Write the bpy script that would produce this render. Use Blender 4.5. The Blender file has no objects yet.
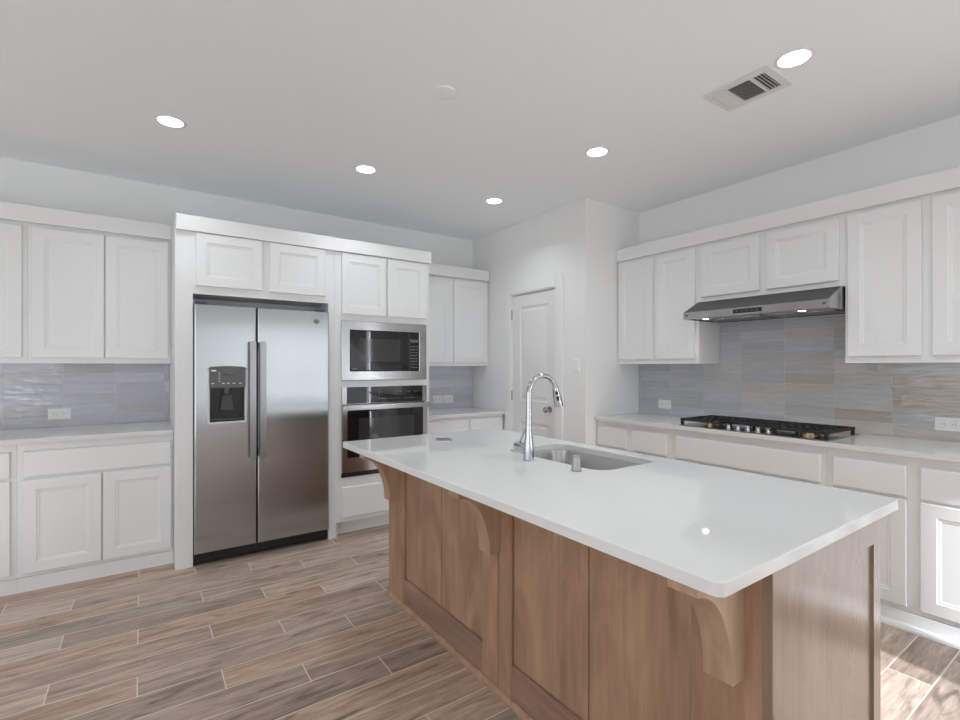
import bpy, bmesh, math, random
from mathutils import Vector, Matrix
random.seed(7)
SC = bpy.context.scene
COL = SC.collection
R = math.radians

# ------------------------------------------------------------------ camera
cam_d = bpy.data.cameras.new('camera')
cam_d.sensor_fit = 'HORIZONTAL'
cam_d.sensor_width = 36.0
cam_d.lens = 486.06 / 960 * 36.0
cam_d.shift_y = 6.46 / 960
cam_d.clip_start = 0.02
cam = bpy.data.objects.new('camera', cam_d)
COL.objects.link(cam)
cam.location = (0, 0, 1.3427)
cam.rotation_euler = (R(90), 0, R(-34.845))
SC.camera = cam

# ------------------------------------------------------------------ view, world, sun
SC.view_settings.view_transform = 'Standard'
SC.view_settings.look = 'None'
SC.view_settings.gamma = 1
SC.view_settings.use_curve_mapping = False
SC.view_settings.exposure = -0.24
SC.cycles.max_bounces = 14
SC.cycles.diffuse_bounces = 10
SC.cycles.glossy_bounces = 6
SC.cycles.transmission_bounces = 8
SC.cycles.use_denoising = True
SC.cycles.sample_clamp_indirect = 6

W = bpy.data.worlds.new('sky'); SC.world = W
W.use_nodes = True
bgn = W.node_tree.nodes['Background']
bgn.inputs[0].default_value = (0.88, 0.95, 1.0, 1)
bgn.inputs[1].default_value = 1.2
SKY_DAYLIGHT = 1.4

sun_d = bpy.data.lights.new('sun', 'SUN')
sun_d.energy = 16.0; sun_d.angle = R(0.6); sun_d.color = (0.90, 0.96, 1.0)
sun = bpy.data.objects.new('sun', sun_d); COL.objects.link(sun)
sun.location = (0.6, -8, 6)
sun.rotation_euler = Vector((0.16, 1.0, -0.33)).to_track_quat('-Z', 'Y').to_euler()

DOWNLIGHT_W = 3.6

# ------------------------------------------------------------------ materials
def new_mat(name):
    m = bpy.data.materials.new(name); m.use_nodes = True
    return m, m.node_tree.nodes, m.node_tree.links, m.node_tree.nodes['Principled BSDF']

def plain(name, col, rough=0.5, metal=0.0, spec=0.5, coat=0.0, bump=0.0, bscale=200, var=0.0):
    m, N, L, b = new_mat(name)
    b.inputs['Base Color'].default_value = (*col, 1)
    b.inputs['Roughness'].default_value = rough
    b.inputs['Metallic'].default_value = metal
    b.inputs['Specular IOR Level'].default_value = spec
    b.inputs['Coat Weight'].default_value = coat
    g = N.new('ShaderNodeNewGeometry')
    t = N.new('ShaderNodeTexNoise'); t.inputs['Scale'].default_value = bscale; t.inputs['Detail'].default_value = 3
    L.new(g.outputs['Position'], t.inputs['Vector'])
    if bump:
        bp = N.new('ShaderNodeBump'); bp.inputs['Strength'].default_value = bump; bp.inputs['Distance'].default_value = 0.002
        L.new(t.outputs['Fac'], bp.inputs['Height']); L.new(bp.outputs['Normal'], b.inputs['Normal'])
    if var:
        mx = N.new('ShaderNodeMix'); mx.data_type = 'RGBA'
        mx.inputs[6].default_value = (*[c * (1 - var) for c in col], 1)
        mx.inputs[7].default_value = (*[min(1, c * (1 + var)) for c in col], 1)
        L.new(t.outputs['Fac'], mx.inputs[0]); L.new(mx.outputs[2], b.inputs['Base Color'])
    return m

def emissive(name, col, s):
    m, N, L, b = new_mat(name)
    b.inputs['Base Color'].default_value = (*col, 1)
    b.inputs['Emission Color'].default_value = (*col, 1)
    b.inputs['Emission Strength'].default_value = s
    return m

def math_node(N, L, op, a, b=None, c=None):
    n = N.new('ShaderNodeMath'); n.operation = op
    for i, v in enumerate((a, b, c)):
        if v is None: continue
        if isinstance(v, (int, float)): n.inputs[i].default_value = v
        else: L.new(v, n.inputs[i])
    return n.outputs[0]

def ramp(N, L, fac, stops, interp='LINEAR'):
    r = N.new('ShaderNodeValToRGB'); r.color_ramp.interpolation = interp
    e = r.color_ramp.elements
    e[0].position, e[0].color = stops[0][0], (*stops[0][1], 1)
    e[1].position, e[1].color = stops[1][0], (*stops[1][1], 1)
    for p, c in stops[2:]:
        x = e.new(p); x.color = (*c, 1)
    L.new(fac, r.inputs['Fac'])
    return r.outputs['Color']

def mixc(N, L, fac, a, b, mode='MIX'):
    n = N.new('ShaderNodeMix'); n.data_type = 'RGBA'; n.blend_type = mode
    for i, v in ((0, fac), (6, a), (7, b)):
        if isinstance(v, (int, float)): n.inputs[i].default_value = v
        elif isinstance(v, tuple): n.inputs[i].default_value = (*v, 1)
        else: L.new(v, n.inputs[i])
    return n.outputs[2]

def floor_material():
    m, N, L, b = new_mat('wood_look_plank_tile')
    g = N.new('ShaderNodeNewGeometry'); sp = N.new('ShaderNodeSeparateXYZ')
    L.new(g.outputs['Position'], sp.inputs[0]); x, y = sp.outputs[0], sp.outputs[1]
    M = lambda op, a, b_=None, c=None: math_node(N, L, op, a, b_, c)
    rw = M('DIVIDE', M('SUBTRACT', y, 2.4178), 0.1524)
    row = M('FLOOR', rw); fy = M('SUBTRACT', rw, row)
    cw = M('DIVIDE', M('ADD', M('ADD', x, 0.015), M('MULTIPLY', row, 0.3048)), 0.9144)
    colm = M('FLOOR', cw); fx = M('SUBTRACT', cw, colm)
    cmb = N.new('ShaderNodeCombineXYZ'); L.new(colm, cmb.inputs[0]); L.new(row, cmb.inputs[1])
    wn = N.new('ShaderNodeTexWhiteNoise'); wn.noise_dimensions = '3D'; L.new(cmb.outputs[0], wn.inputs['Vector'])
    rnd = wn.outputs['Value']
    base = ramp(N, L, rnd, [(0.0, (0.295, 0.232, 0.197)), (1.0, (0.53, 0.425, 0.37)), (0.25, (0.45, 0.315, 0.238)),
                            (0.5, (0.345, 0.278, 0.237)), (0.75, (0.48, 0.355, 0.278))])
    off = N.new('ShaderNodeCombineXYZ')
    L.new(M('MULTIPLY', x, 1.6), off.inputs[0])
    L.new(M('MULTIPLY', y, 15.0), off.inputs[1])
    L.new(M('MULTIPLY', rnd, 57.0), off.inputs[2])
    n1 = N.new('ShaderNodeTexNoise'); n1.inputs['Scale'].default_value = 1.6; n1.inputs['Detail'].default_value = 6
    n1.inputs['Roughness'].default_value = 0.65; n1.inputs['Distortion'].default_value = 0.9
    L.new(off.outputs[0], n1.inputs['Vector'])
    tone = ramp(N, L, n1.outputs['Fac'], [(0.30, (0.56, 0.53, 0.51)), (0.70, (1.36, 1.38, 1.41)), (0.5, (1.0, 0.99, 0.98))])
    c1 = mixc(N, L, 1.0, base, tone, 'MULTIPLY')
    off2 = N.new('ShaderNodeCombineXYZ')
    L.new(M('MULTIPLY', x, 2.6), off2.inputs[0]); L.new(M('MULTIPLY', y, 15.0), off2.inputs[1])
    L.new(M('MULTIPLY', rnd, 91.0), off2.inputs[2])
    n2 = N.new('ShaderNodeTexNoise'); n2.inputs['Scale'].default_value = 1.0; n2.inputs['Detail'].default_value = 4
    n2.inputs['Distortion'].default_value = 1.5
    L.new(off2.outputs[0], n2.inputs['Vector'])
    dark = ramp(N, L, n2.outputs['Fac'], [(0.29, (0.36, 0.33, 0.31)), (0.39, (1, 1, 1))])
    c2 = mixc(N, L, 0.85, c1, dark, 'MULTIPLY')
    ey = M('MULTIPLY', M('MINIMUM', fy, M('SUBTRACT', 1.0, fy)), 0.1524)
    ex = M('MULTIPLY', M('MINIMUM', fx, M('SUBTRACT', 1.0, fx)), 0.9144)
    gr = M('LESS_THAN', M('MINIMUM', ex, ey), 0.0024)
    fg = N.new('ShaderNodeTexNoise'); fg.inputs['Scale'].default_value = 1.0; fg.inputs['Detail'].default_value = 3
    o3 = N.new('ShaderNodeCombineXYZ'); L.new(M('MULTIPLY', x, 14.0), o3.inputs[0]); L.new(M('MULTIPLY', y, 160.0), o3.inputs[1]); L.new(M('MULTIPLY', rnd, 31.0), o3.inputs[2])
    L.new(o3.outputs[0], fg.inputs['Vector'])
    c2 = mixc(N, L, 0.7, c2, ramp(N, L, fg.outputs['Fac'], [(0.3, (0.78, 0.77, 0.76)), (0.7, (1.2, 1.2, 1.2))]), 'MULTIPLY')
    c3 = mixc(N, L, gr, c2, (0.66, 0.60, 0.56))
    L.new(c3, b.inputs['Base Color'])
    b.inputs['Roughness'].default_value = 0.42
    bp = N.new('ShaderNodeBump'); bp.inputs['Strength'].default_value = 0.25; bp.inputs['Distance'].default_value = 0.0015
    h = M('SUBTRACT', n1.outputs['Fac'], M('MULTIPLY', gr, 0.9))
    L.new(h, bp.inputs['Height']); L.new(bp.outputs['Normal'], b.inputs['Normal'])
    return m

def tile_material(name, axis, u0, z0):
    """stack-bond glazed tiles 305 x 77 mm, each fired to its own tone"""
    m, N, L, b = new_mat(name)
    g = N.new('ShaderNodeNewGeometry'); sp = N.new('ShaderNodeSeparateXYZ')
    L.new(g.outputs['Position'], sp.inputs[0]); u, z = sp.outputs[axis], sp.outputs[2]
    M = lambda op, a, b_=None, c=None: math_node(N, L, op, a, b_, c)
    rw = M('DIVIDE', M('SUBTRACT', z, z0), 0.0767); row = M('FLOOR', rw); fz = M('SUBTRACT', rw, row)
    cw = M('DIVIDE', M('SUBTRACT', u, u0), 0.305); cl = M('FLOOR', cw); fu = M('SUBTRACT', cw, cl)
    cmb = N.new('ShaderNodeCombineXYZ'); L.new(cl, cmb.inputs[0]); L.new(row, cmb.inputs[1]); cmb.inputs[2].default_value = axis + 3.3
    wn = N.new('ShaderNodeTexWhiteNoise'); L.new(cmb.outputs[0], wn.inputs['Vector'])
    if axis == 0:
        c = ramp(N, L, wn.outputs['Value'], [(0.0, (0.43, 0.43, 0.475)), (1.0, (0.46, 0.46, 0.50)), (0.3, (0.45, 0.45, 0.53)), (0.55, (0.43, 0.42, 0.43)), (0.8, (0.475, 0.475, 0.545))])
    else:
        # reflected blue-to-brown light painted into the tile colours along the wall, plus random tone
        reflection_and_tone = M('SUBTRACT', M('MULTIPLY_ADD', cl, -0.115, 0.52), M('MULTIPLY', M('SUBTRACT', wn.outputs['Value'], 0.5), 0.75))
        c = ramp(N, L, reflection_and_tone, [(0.0, (0.375, 0.385, 0.43)), (1.0, (0.40, 0.335, 0.30)), (0.35, (0.39, 0.395, 0.405)), (0.6, (0.41, 0.40, 0.385)), (0.8, (0.38, 0.34, 0.315))])
    wn2 = N.new('ShaderNodeTexWhiteNoise'); wn2.noise_dimensions = '4D'; wn2.inputs['W'].default_value = 4.7; L.new(cmb.outputs[0], wn2.inputs['Vector'])
    c = mixc(N, L, 1.0, c, ramp(N, L, wn2.outputs['Value'], [(0, (1.12, 1.12, 1.12)), (1, (1.32, 1.32, 1.32))]), 'MULTIPLY')
    st = N.new('ShaderNodeCombineXYZ')
    L.new(M('MULTIPLY', u, 3.0), st.inputs[0]); L.new(M('MULTIPLY', z, 24.0), st.inputs[1]); L.new(M('MULTIPLY', wn.outputs['Value'], 40), st.inputs[2])
    n1 = N.new('ShaderNodeTexNoise'); n1.inputs['Scale'].default_value = 2.0; n1.inputs['Detail'].default_value = 4
    L.new(st.outputs[0], n1.inputs['Vector'])
    c = mixc(N, L, 0.3, c, ramp(N, L, n1.outputs['Fac'], [(0.3, (0.82, 0.82, 0.82)), (0.7, (1.18, 1.18, 1.18))]), 'MULTIPLY')
    ez = M('MULTIPLY', M('MINIMUM', fz, M('SUBTRACT', 1.0, fz)), 0.0767)
    eu = M('MULTIPLY', M('MINIMUM', fu, M('SUBTRACT', 1.0, fu)), 0.305)
    gr = M('LESS_THAN', M('MINIMUM', ez, eu), 0.0013)
    c = mixc(N, L, gr, c, (0.62, 0.62, 0.61))
    L.new(c, b.inputs['Base Color'])
    L.new(M('ADD', 0.07, M('MULTIPLY', gr, 0.6)), b.inputs['Roughness'])
    wv = N.new('ShaderNodeTexNoise'); wv.inputs['Scale'].default_value = 1.0; wv.inputs['Detail'].default_value = 2
    sv = N.new('ShaderNodeCombineXYZ')
    L.new(M('MULTIPLY', u, 9.0), sv.inputs[0]); L.new(M('MULTIPLY', z, 26.0), sv.inputs[1]); L.new(M('MULTIPLY', wn.outputs['Value'], 17), sv.inputs[2])
    L.new(sv.outputs[0], wv.inputs['Vector'])
    bp = N.new('ShaderNodeBump'); bp.inputs['Strength'].default_value = 0.7; bp.inputs['Distance'].default_value = 0.009
    hh = M('SUBTRACT', wv.outputs['Fac'], M('MULTIPLY', gr, 0.35))
    L.new(hh, bp.inputs['Height']); L.new(bp.outputs['Normal'], b.inputs['Normal'])
    return m

def wood_material(name, grain, dark, light, seed=0.0, rough=0.34):
    """stained maple; grain = axis the fibres run along"""
    m, N, L, b = new_mat(name)
    g = N.new('ShaderNodeNewGeometry'); mp = N.new('ShaderNodeMapping')
    s = [34, 34, 34]; s[grain] = 1.6
    mp.inputs['Scale'].default_value = s; mp.inputs['Location'].default_value = (seed, seed * 1.7, seed * .6)
    L.new(g.outputs['Position'], mp.inputs['Vector'])
    n1 = N.new('ShaderNodeTexNoise'); n1.inputs['Scale'].default_value = 1.5; n1.inputs['Detail'].default_value = 6
    n1.inputs['Roughness'].default_value = 0.6; n1.inputs['Distortion'].default_value = 0.6
    L.new(mp.outputs[0], n1.inputs['Vector'])
    mp2 = N.new('ShaderNodeMapping'); s2 = [7, 7, 7]; s2[grain] = 2.2
    mp2.inputs['Scale'].default_value = s2; mp2.inputs['Location'].default_value = (seed * 3, seed, seed * 2)
    L.new(g.outputs['Position'], mp2.inputs['Vector'])
    n2 = N.new('ShaderNodeTexNoise'); n2.inputs['Scale'].default_value = 1.0; n2.inputs['Detail'].default_value = 3
    n2.inputs['Distortion'].default_value = 1.2
    L.new(mp2.outputs[0], n2.inputs['Vector'])
    f = math_node(N, L, 'ADD', math_node(N, L, 'MULTIPLY', n1.outputs['Fac'], 0.4), math_node(N, L, 'MULTIPLY', n2.outputs['Fac'], 0.6))
    c = ramp(N, L, f, [(0.34, dark), (0.66, light)])
    L.new(c, b.inputs['Base Color'])
    b.inputs['Roughness'].default_value = rough
    bp = N.new('ShaderNodeBump'); bp.inputs['Strength'].default_value = 0.08; bp.inputs['Distance'].default_value = 0.001
    L.new(n1.outputs['Fac'], bp.inputs['Height']); L.new(bp.outputs['Normal'], b.inputs['Normal'])
    return m

def steel_material(name, col, rough, brush_axis=2, bump=0.02, wave=0.0, aniso=0.0):
    m, N, L, b = new_mat(name)
    b.inputs['Base Color'].default_value = (*col, 1); b.inputs['Metallic'].default_value = 1
    g = N.new('ShaderNodeNewGeometry'); mp = N.new('ShaderNodeMapping')
    s = [500, 500, 500]; s[brush_axis] = 4
    mp.inputs['Scale'].default_value = s; L.new(g.outputs['Position'], mp.inputs['Vector'])
    n1 = N.new('ShaderNodeTexNoise'); n1.inputs['Scale'].default_value = 1; n1.inputs['Detail'].default_value = 3
    L.new(mp.outputs[0], n1.inputs['Vector'])
    r = math_node(N, L, 'ADD', rough - 0.04, math_node(N, L, 'MULTIPLY', n1.outputs['Fac'], 0.08))
    L.new(r, b.inputs['Roughness'])
    n2 = N.new('ShaderNodeTexNoise'); n2.inputs['Scale'].default_value = 3.0; n2.inputs['Detail'].default_value = 1
    L.new(g.outputs['Position'], n2.inputs['Vector'])
    h = math_node(N, L, 'ADD', math_node(N, L, 'MULTIPLY', n1.outputs['Fac'], bump), math_node(N, L, 'MULTIPLY', n2.outputs['Fac'], wave))
    bp = N.new('ShaderNodeBump'); bp.inputs['Strength'].default_value = 0.3; bp.inputs['Distance'].default_value = 0.004
    L.new(h, bp.inputs['Height']); L.new(bp.outputs['Normal'], b.inputs['Normal'])
    if aniso:
        tn = N.new('ShaderNodeTangent'); tn.direction_type = 'RADIAL'; tn.axis = 'Z'
        L.new(tn.outputs[0], b.inputs['Tangent']); b.inputs['Anisotropic'].default_value = aniso
    return m

M_WALL = plain('wall_paint', (0.81, 0.815, 0.815), 0.75, bump=0.06, bscale=260)
M_CEIL = plain('ceiling_paint', (0.855, 0.89, 0.91), 0.85, bump=0.06, bscale=220)
M_TRIM = plain('trim_paint', (0.77, 0.775, 0.775), 0.42)
M_CAB = plain('cabinet_paint', (0.765, 0.775, 0.78), 0.38)
M_QUARTZ = plain('white_quartz', (0.70, 0.705, 0.705), 0.045, spec=0.5, bscale=700, var=0.015)
M_FLOOR = floor_material()
M_TILE_L = tile_material('glazed_tile_back', 0, -0.158, 0.914)
M_TILE_C = tile_material('glazed_tile_corner', 0, 2.17, 0.885)
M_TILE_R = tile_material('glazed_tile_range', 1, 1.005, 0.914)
DK, LT = (0.255, 0.143, 0.086), (0.45, 0.275, 0.18)
M_WOODV = wood_material('stained_maple_upright', 2, DK, LT, 1.3)
M_WOODP = wood_material('stained_maple_panel', 2, (0.27, 0.154, 0.095), (0.45, 0.28, 0.185), 5.1)
M_WOODH = wood_material('stained_maple_rail', 1, (0.2, 0.118, 0.08), (0.35, 0.225, 0.16), 2.2)
M_WOODC = wood_material('stained_maple_corbel_lit', 2, (0.37, 0.24, 0.155), (0.53, 0.375, 0.265), 8.2)  # daylight on the corbels put into a lighter wood colour
M_WOODE = wood_material('stained_maple_end_reflect', 2, (0.20, 0.128, 0.09), (0.31, 0.212, 0.155), 3.7, rough=0.2)  # same maple, base greyed and darkened to put the neutral reflection into colour
B_ = M_WOODE.node_tree.nodes['Principled BSDF']; B_.inputs['Coat Weight'].default_value = 0.8; B_.inputs['Coat Roughness'].default_value = 0.24
M_STEEL = steel_material('brushed_steel', (0.445, 0.46, 0.475), 0.20, 2, bump=0.0, wave=0.10, aniso=0.95)
M_STEELV = steel_material('brushed_steel_trim', (0.44, 0.442, 0.448), 0.16, 0, wave=0.3)
M_HANDLE = steel_material('handle_steel', (0.36, 0.362, 0.367), 0.3, 2)
M_SINK = steel_material('sink_steel', (0.5, 0.5, 0.5), 0.26, 1)
M_HOOD = steel_material('dark_hood_steel', (0.42, 0.415, 0.41), 0.2, 1)
M_HOODTOP = plain('hood_slope_enamel', (0.04, 0.04, 0.04), 0.35, spec=0.3)
M_CHROME = plain('chrome', (0.52, 0.52, 0.53), 0.13, metal=1)
M_NICKEL = plain('satin_nickel', (0.48, 0.47, 0.46), 0.25, metal=1)
M_BLACK = plain('black_plastic', (0.012, 0.012, 0.013), 0.35)
M_IRON = plain('black_cast_iron', (0.010, 0.010, 0.011), 0.6)
M_GLASSBLK = plain('black_glass', (0.005, 0.005, 0.006), 0.03, spec=0.55)
M_WINDOWBLK = plain('smoked_window', (0.035, 0.035, 0.037), 0.05, spec=0.5)
M_DKGREY = plain('dark_grey_plastic', (0.075, 0.078, 0.082), 0.3)
M_GREY = plain('grey_plastic', (0.11, 0.113, 0.117), 0.35)
M_SILVER = plain('silver_plastic', (0.72, 0.725, 0.73), 0.25)
M_SEAL = plain('dark_gasket', (0.03, 0.03, 0.03), 0.6)
M_PLATE = plain('white_plastic', (0.82, 0.82, 0.81), 0.3)
M_SLOT = plain('outlet_slot', (0.05, 0.05, 0.05), 0.5)
M_PRINT = plain('printed_marking', (0.2, 0.2, 0.2), 0.5)
M_LCD = plain('dark_display', (0.006, 0.006, 0.008), 0.08)
M_BRASS = plain('bronze_burner', (0.55, 0.38, 0.24), 0.3, metal=1)
M_DUCT = plain('vent_shadow', (0.10, 0.10, 0.10), 0.8)
M_VENT = plain('vent_enamel', (0.72, 0.72, 0.72), 0.4)
M_LAMP = emissive('downlight_lens', (1, 0.985, 0.96), 9.0)
M_HLAMP = emissive('hood_lamp_lens', (1, 0.97, 0.9), 14.0)

# ------------------------------------------------------------------ object helpers
def world_loc(o):
    v = Vector((0, 0, 0))
    while o is not None:
        v += o.location; o = o.parent
    return v

def thing(name, label, cat, loc=(0, 0, 0), group=None):
    o = bpy.data.objects.new(name, None)
    o.empty_display_size = 0.1
    COL.objects.link(o); o.location = loc
    o['label'] = label; o['category'] = cat
    if group: o['group'] = group
    return o

def obj(name, bm, mat, parent=None, loc=None, smooth=False, label=None):
    """link a bmesh drawn in world coordinates as one object"""
    bmesh.ops.recalc_face_normals(bm, faces=bm.faces)
    base = world_loc(parent) if parent is not None else Vector(loc or (0, 0, 0))
    bmesh.ops.translate(bm, verts=bm.verts, vec=-base)
    me = bpy.data.meshes.new(name); bm.to_mesh(me); bm.free()
    if smooth:
        for p in me.polygons: p.use_smooth = True
        me.set_sharp_from_angle(angle=R(32))
    me.materials.append(mat)
    o = bpy.data.objects.new(name, me); COL.objects.link(o)
    if parent is not None: o.parent = parent
    else: o.location = base
    if label: o['label'] = label
    return o

def tag(o, label, cat, group=None):
    o['label'] = label; o['category'] = cat
    if group: o['group'] = group
    return o

def struct(name, bm, mat, parent=None, loc=None):
    o = obj(name, bm, mat, parent, loc)
    if parent is None: o['kind'] = 'structure'
    return o

def NB(): return bmesh.new()

def box(bm, x0, x1, y0, y1, z0, z1, bevel=0.0, seg=2):
    if x1 < x0: x0, x1 = x1, x0
    if y1 < y0: y0, y1 = y1, y0
    if z1 < z0: z0, z1 = z1, z0
    vs = [bm.verts.new(p) for p in ((x0, y0, z0), (x1, y0, z0), (x1, y1, z0), (x0, y1, z0), (x0, y0, z1), (x1, y0, z1), (x1, y1, z1), (x0, y1, z1))]
    fs = [bm.faces.new([vs[i] for i in q]) for q in ((0, 3, 2, 1), (4, 5, 6, 7), (0, 1, 5, 4), (1, 2, 6, 5), (2, 3, 7, 6), (3, 0, 4, 7))]
    if bevel:
        es = list({e for f in fs for e in f.edges})
        bmesh.ops.bevel(bm, geom=es, offset=bevel, segments=seg, affect='EDGES', clamp_overlap=True)
    return bm

def bx(*a, **k): return box(NB(), *a, **k)

class Face:
    """a frame on a vertical face: u along it, v up, w out of it"""
    def __init__(s, axis, at, du=0.0, dv=0.0): s.axis, s.at, s.du, s.dv = axis, at, du, dv
    def __call__(s, u, v, w):
        u += s.du; v += s.dv
        if s.axis == 'Y': return (u, s.at - w, v)
        if s.axis == 'X': return (s.at - w, u, v)
        if s.axis == 'X+': return (s.at + w, u, v)
        if s.axis == 'Z-': return (u, v, s.at - w)

def rings(bm, F, rects, cap=True, base=True):
    """rects = (u0,u1,v0,v1,w) nested; bridged one to the next"""
    prev = None; first = None
    for (u0, u1, v0, v1, w) in rects:
        cur = [bm.verts.new(F(*p, w)) for p in ((u0, v0), (u1, v0), (u1, v1), (u0, v1))]
        if prev:
            for i in range(4): bm.faces.new((prev[i], prev[(i + 1) % 4], cur[(i + 1) % 4], cur[i]))
        else: first = cur
        prev = cur
    if cap: bm.faces.new(prev)
    if base: bm.faces.new(first)
    return bm

def inset_rings(bm, F, u0, u1, v0, v1, prof, cap=True, base=True):
    return rings(bm, F, [(u0 + i, u1 - i, v0 + i, v1 - i, w) for i, w in prof], cap, base)

T = 0.02
SHAKER = [(0, 0), (0, T - .003), (.003, T), (.062, T), (.066, T - .0035), (.076, T - .0045), (.079, T - .0075)]
SLAB = [(0, 0), (0, T - .005), (.005, T)]

def shaker(F, u0, u1, v0, v1): return inset_rings(NB(), F, u0, u1, v0, v1, SHAKER)
def slab(F, u0, u1, v0, v1): return inset_rings(NB(), F, u0, u1, v0, v1, SLAB)

def fbox(bm, F, u0, u1, v0, v1, w0, w1, bevel=0, seg=2):
    a, b = F(u0, v0, w0), F(u1, v1, w1)
    return box(bm, a[0], b[0], a[1], b[1], a[2], b[2], bevel, seg)

def tube(bm, pts, rad, n=16, caps=True):
    """rad: a number or one per point"""
    pts = [Vector(p) for p in pts]
    if isinstance(rad, (int, float)): rad = [rad] * len(pts)
    t0 = (pts[1] - pts[0]).normalized()
    up = Vector((0, 0, 1)) if abs(t0.z) < .9 else Vector((0, 1, 0))
    nrm = t0.cross(up).normalized(); prev = None; first = None
    for i, p in enumerate(pts):
        t = (pts[min(i + 1, len(pts) - 1)] - pts[max(i - 1, 0)]).normalized()
        nrm = (nrm - t * nrm.dot(t)).normalized(); bn = t.cross(nrm)
        cur = [bm.verts.new(p + (nrm * math.cos(a) + bn * math.sin(a)) * rad[i]) for a in (2 * math.pi * k / n for k in range(n))]
        if prev:
            for k in range(n): bm.faces.new((prev[k], prev[(k + 1) % n], cur[(k + 1) % n], cur[k]))
        else: first = cur
        prev = cur
    if caps:
        bm.faces.new(first); bm.faces.new(prev)
    return bm

def lathe(bm, c, prof, n=32, axis='Z'):
    """prof = (radius, height) pairs; ends with radius 0 close to a point"""
    prev = None
    for r, h in prof:
        if r <= 1e-6: ps = [(0, 0, h)]
        else: ps = [(r * math.cos(2 * math.pi * k / n), r * math.sin(2 * math.pi * k / n), h) for k in range(n)]
        if axis == 'X': ps = [(q[2], q[0], q[1]) for q in ps]
        if axis == 'Y': ps = [(q[1], q[2], q[0]) for q in ps]
        cur = [bm.verts.new(Vector(c) + Vector(q)) for q in ps]
        if prev:
            if len(prev) == n and len(cur) == n:
                for k in range(n): bm.faces.new((prev[k], prev[(k + 1) % n], cur[(k + 1) % n], cur[k]))
            elif len(prev) == n:
                for k in range(n): bm.faces.new((prev[k], prev[(k + 1) % n], cur[0]))
            elif len(cur) == n:
                for k in range(n): bm.faces.new((prev[0], cur[(k + 1) % n], cur[k]))
        prev = cur
    return bm

def prism(bm, poly, fn0, fn1):
    """polygon of 2-d points extruded from fn0(p) to fn1(p)"""
    a = [bm.verts.new(fn0(*p)) for p in poly]; b = [bm.verts.new(fn1(*p)) for p in poly]
    n = len(poly)
    for i in range(n): bm.faces.new((a[i], a[(i + 1) % n], b[(i + 1) % n], b[i]))
    bm.faces.new(a); bm.faces.new(b)
    return bm

def rrect(x0, x1, y0, y1, r, n=8):
    out = []
    for cx, cy, a0 in ((x1 - r, y1 - r, 0), (x0 + r, y1 - r, 90), (x0 + r, y0 + r, 180), (x1 - r, y0 + r, 270)):
        for k in range(n + 1):
            a = R(a0 + 90 * k / n); out.append((cx + r * math.cos(a), cy + r * math.sin(a)))
    return out

def slab_with_hole(bm, outer, hole, z0, z1, e=0.003):
    """outer(i) / hole(i) give the loop inset (grown for the hole) by i"""
    steps = [(0, z0), (0, z1 - e), (e * .3, z1 - e * .3), (e, z1)]
    def wall(fn):
        prev = None; all_ = []
        for i, z in steps:
            cur = [bm.verts.new((x, y, z)) for x, y in fn(i)]
            if prev:
                for k in range(len(cur)): bm.faces.new((prev[k], prev[(k + 1) % len(cur)], cur[(k + 1) % len(cur)], cur[k]))
            all_.append(cur); prev = cur
        return all_[0], all_[-1]
    lo, hi = zip(wall(outer), wall(hole))
    for loops in (lo, hi):
        es = []
        for v in loops:
            for i in range(len(v)):
                ed = bm.edges.get((v[i], v[(i + 1) % len(v)]))
                es.append(ed)
        bmesh.ops.triangle_fill(bm, use_beauty=True, use_dissolve=False, edges=es)
    return bm

# ------------------------------------------------------------------ room shell
ZC = 2.766
YB, XP, YP, XR = 4.567, 3.075, 2.861, 3.796
XL, YR = -4.0, -4.0
HEAD, SILL = 2.3, 0.12
struct('floor', bx(XL, XR + .15, YR - .15, YB + .15, -.1, 0), M_FLOOR)
struct('ceiling', bx(XL - .15, XR + .15, YR - .15, YB + .15, ZC, ZC + .1), M_CEIL)
struct('wall_back', bx(XL - .15, XR + .15, YB, YB + .15, 0, ZC), M_WALL)
# the pantry box in the corner, with the door opening
DY0, DY1, DZ = 3.220, 3.846, 2.055
b = NB()
box(b, XP, XP + .12, YP, DY0, 0, ZC); box(b, XP, XP + .12, DY1, YB, 0, ZC); box(b, XP, XP + .12, DY0, DY1, DZ, ZC)
struct('wall_pantry', b, M_WALL)
struct('wall_return', bx(XP + .12, XR, YP, YP + .12, 0, ZC), M_WALL)
# right wall, with an unseen narrow sidelight added for the streak in the black glass
b = NB(); SLY0, SLY1 = -2.02, -1.84
box(b, XR, XR + .15, SLY1, YB, 0, ZC); box(b, XR, XR + .15, YR, SLY0, 0, ZC)
box(b, XR, XR + .15, SLY0, SLY1, HEAD, ZC); box(b, XR, XR + .15, SLY0, SLY1, 0, SILL)
struct('wall_right', b, M_WALL)

def wall_with_openings(name, axis, at, out, a0, a1, ops):
    b = NB(); cur = a0
    def seg(u0, u1, z0, z1):
        if u1 - u0 < 1e-4: return
        if axis == 'Y': box(b, u0, u1, at, out, z0, z1)
        else: box(b, at, out, u0, u1, z0, z1)
    for u0, u1 in ops:
        seg(cur, u0, 0, ZC); seg(u0, u1, 0, SILL); seg(u0, u1, HEAD, ZC); cur = u1
    seg(cur, a1, 0, ZC)
    struct(name, b, M_WALL)

REAR = [(-3.75, -1.75), (1.25, 2.14), (2.388, 3.70)]  # first opening is unseen, added so sun on the floor lifts the ceiling
LEFT = [(-3.4, -1.5), (-1.0, 0.9), (1.3, 2.9)]
wall_with_openings('wall_rear', 'Y', YR, YR - .15, XL - .15, XR + .15, REAR)
wall_with_openings('wall_left', 'X', XL, XL - .15, YR, YB, LEFT)

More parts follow.
